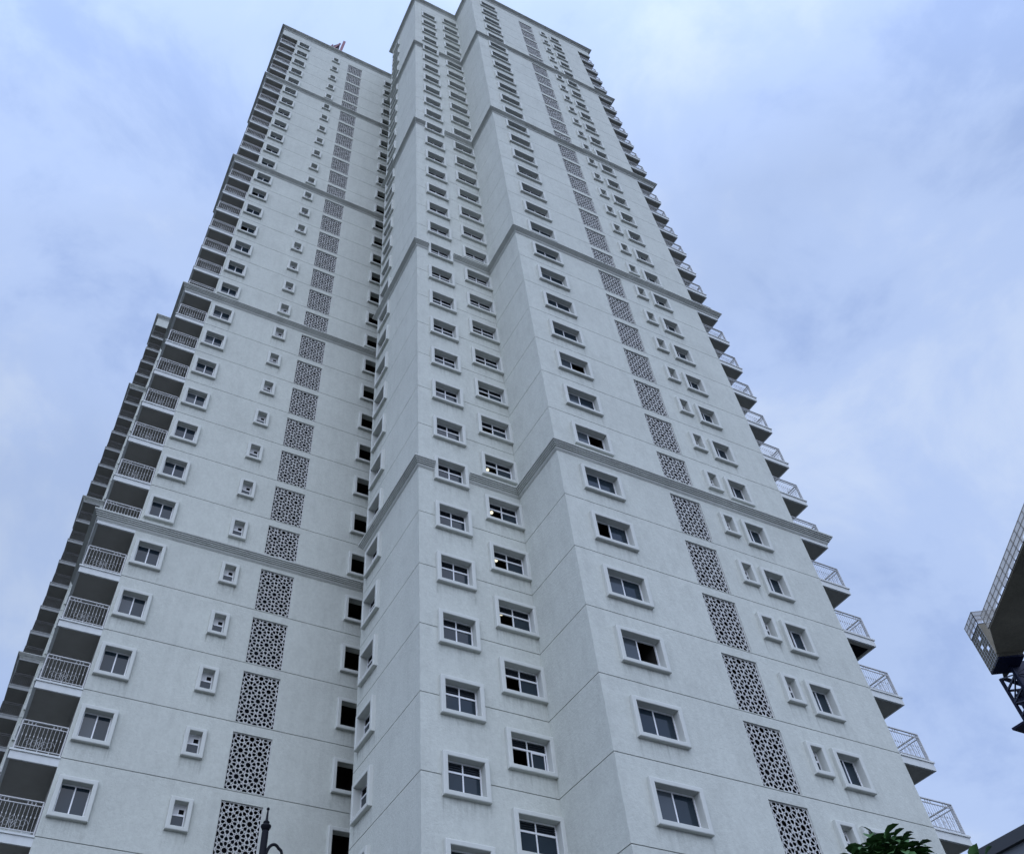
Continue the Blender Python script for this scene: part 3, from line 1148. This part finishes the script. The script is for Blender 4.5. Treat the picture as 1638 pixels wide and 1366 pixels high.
def lathe(prof, n=16):
    b = MB()
    for (r, z) in prof:
        for k in range(n):
            a = 2 * math.pi * k / n
            b.v.append((r * math.cos(a), r * math.sin(a), z))
    for i in range(len(prof) - 1):
        for k in range(n):
            a, c = i * n + k, i * n + (k + 1) % n
            b.f.append((a, c, c + n, a + n))
    b.f.append(tuple(range(n))[::-1])
    b.f.append(tuple((len(prof) - 1) * n + k for k in range(n)))
    return b


obj('pole', lathe([(0.16, 0), (0.16, 0.25), (0.11, 0.35), (0.09, 0.9), (0.06, 1.0), (0.05, 2.5), (0.038, T - 0.27), (0.036, T - 0.245)]).mesh('pole', IRON, True), lamp)
fin = [(0.036, T - 0.250), (0.044, T - 0.232), (0.056, T - 0.212), (0.060, T - 0.200), (0.056, T - 0.190), (0.034, T - 0.180), (0.028, T - 0.174),
       (0.030, T - 0.168), (0.036, T - 0.160), (0.034, T - 0.150), (0.019, T - 0.138), (0.015, T - 0.12), (0.0095, T - 0.03), (0.0085, T - 0.024),
       (0.0155, T - 0.017), (0.0185, T - 0.007), (0.0135, T + 0.005), (0.003, T + 0.009)]
obj('finial', lathe(fin).mesh('finial', IRON, True), lamp)
b = MB()
zc = T - 0.545
pts = []
for k in range(22):
    a = R(200 - k * 10.5)
    pts.append((0.115 + 0.085 * math.cos(a) + (0.02 if k > 14 else 0), -0.02, zc + 0.16 * math.sin(a)))
pts += [(0.235, -0.02, zc - 0.15), (0.26, -0.02, zc - 0.35)]
b.tube(pts, 0.017, 8)
b.tube([(0.03, -0.02, zc - 0.05), (0.02, -0.02, zc - 0.2), (0.0, -0.01, zc - 0.3)], 0.0135, 8)
obj('arm', b.mesh('arm', IRON, True), lamp)
zl = zc - 0.35
b = lathe([(0.02, zl), (0.09, zl - 0.06), (0.16, zl - 0.14), (0.15, zl - 0.17), (0.13, zl - 0.17), (0.09, zl - 0.50), (0.10, zl - 0.54), (0.04, zl - 0.58)])
o = obj('lantern', b.mesh('lantern', IRON, True), lamp, (0.26, -0.02, 0))

# ------------------------------------------------------------------ tree
TX, TY = 7.35, 5.45
tree = thing('leafy_tree', 'broad leaved green tree whose top rises in front of the tower at the bottom right', 'tree', (TX, TY, 0))


def to_loc(p):
    return Vector((p[0] - TX, p[1] - TY, p[2]))


b = MB()
b.tube([(0, 0, 0), (0.05, 0.02, 1.0), (-0.02, 0.04, 2.0), (0.02, 0.0, 3.0), (-0.05, 0.0, 3.7)], [0.13, 0.11, 0.09, 0.07, 0.04], 10)
tips = []
rt = random.Random(11)
# crown clusters: (centre, radius, leaves)
cl = [((7.14, 5.54, 3.19 + CAMZ), 0.40, 560), ((6.96, 5.70, 3.08 + CAMZ), 0.33, 330), ((7.25, 5.42, 3.13 + CAMZ), 0.28, 230),
      ((7.55, 4.98, 3.06 + CAMZ), 0.16, 50), ((7.68, 4.90, 2.92 + CAMZ), 0.24, 50)]
for k in range(16):
    a = rt.uniform(0, 2 * math.pi)
    r = rt.uniform(0.2, 0.9)
    cl.append(((TX + 0.1 + r * math.cos(a), TY - 0.2 + r * math.sin(a), CAMZ + rt.uniform(1.3, 2.35)), rt.uniform(0.3, 0.45), 75))
for c, r, n in cl:
    lc = to_loc(c)
    st = Vector((0, 0, 2.2)) if lc.z < 4.0 else Vector((-0.02, 0.0, 3.2))
    mid = st.lerp(lc, 0.5) + Vector((0, 0, 0.08))
    b.tube([st, mid, lc], [0.035, 0.022, 0.008], 6)
obj('trunk', b.mesh('trunk', BARK, True), tree)
b = MB()


def leaf(b, p, d, up, L, W):
    """folded, drooping ovate leaf of eight faces"""
    s = d.cross(up)
    if s.length < 1e-3:
        s = Vector((1, 0, 0))
    s.normalize()
    n = s.cross(d).normalized()
    i = len(b.v)
    rows = [(0.0, 0.04), (0.25, 0.75), (0.55, 1.0), (0.82, 0.7), (1.0, 0.03)]
    for t, wf in rows:
        droop = -n * (0.36 * L * t * t)
        c = p + d * (L * t) + droop
        for k in (-1, 0, 1):
            b.v.append(tuple(c + s * (k * W * wf / 2) + n * (abs(k) * 0.16 * W * wf)))
    for r_ in range(4):
        for k in range(2):
            a = i + r_ * 3 + k
            b.f.append((a, a + 1, a + 4, a + 3))


for c, r, n in cl:
    lc = to_loc(c)
    for k in range(n):
        v = Vector((rt.gauss(0, 1), rt.gauss(0, 1), rt.gauss(0, 1))).normalized()
        p = lc + v * r * (rt.random() ** 0.45) * 0.85
        d = (v * 0.8 + Vector((rt.uniform(-.6, .6), rt.uniform(-.6, .6), rt.uniform(-0.8, 0.15)))).normalized()
        L = rt.uniform(0.085, 0.16)
        leaf(b, p, d, Vector((rt.uniform(-.3, .3), rt.uniform(-.3, .3), 1)), L, L * rt.uniform(0.66, 0.84))
obj('crown', b.mesh('crown', LEAF, True), tree)

# ------------------------------------------------------------------ ground
b = MB()
b.quad((-2400, -2400, 0), (2400, -2400, 0), (2400, 2400, 0), (-2400, 2400, 0))
o = obj('ground', b.mesh('ground', PAVE))
o['kind'] = 'structure'
o['label'] = 'grey paved ground around the towers'
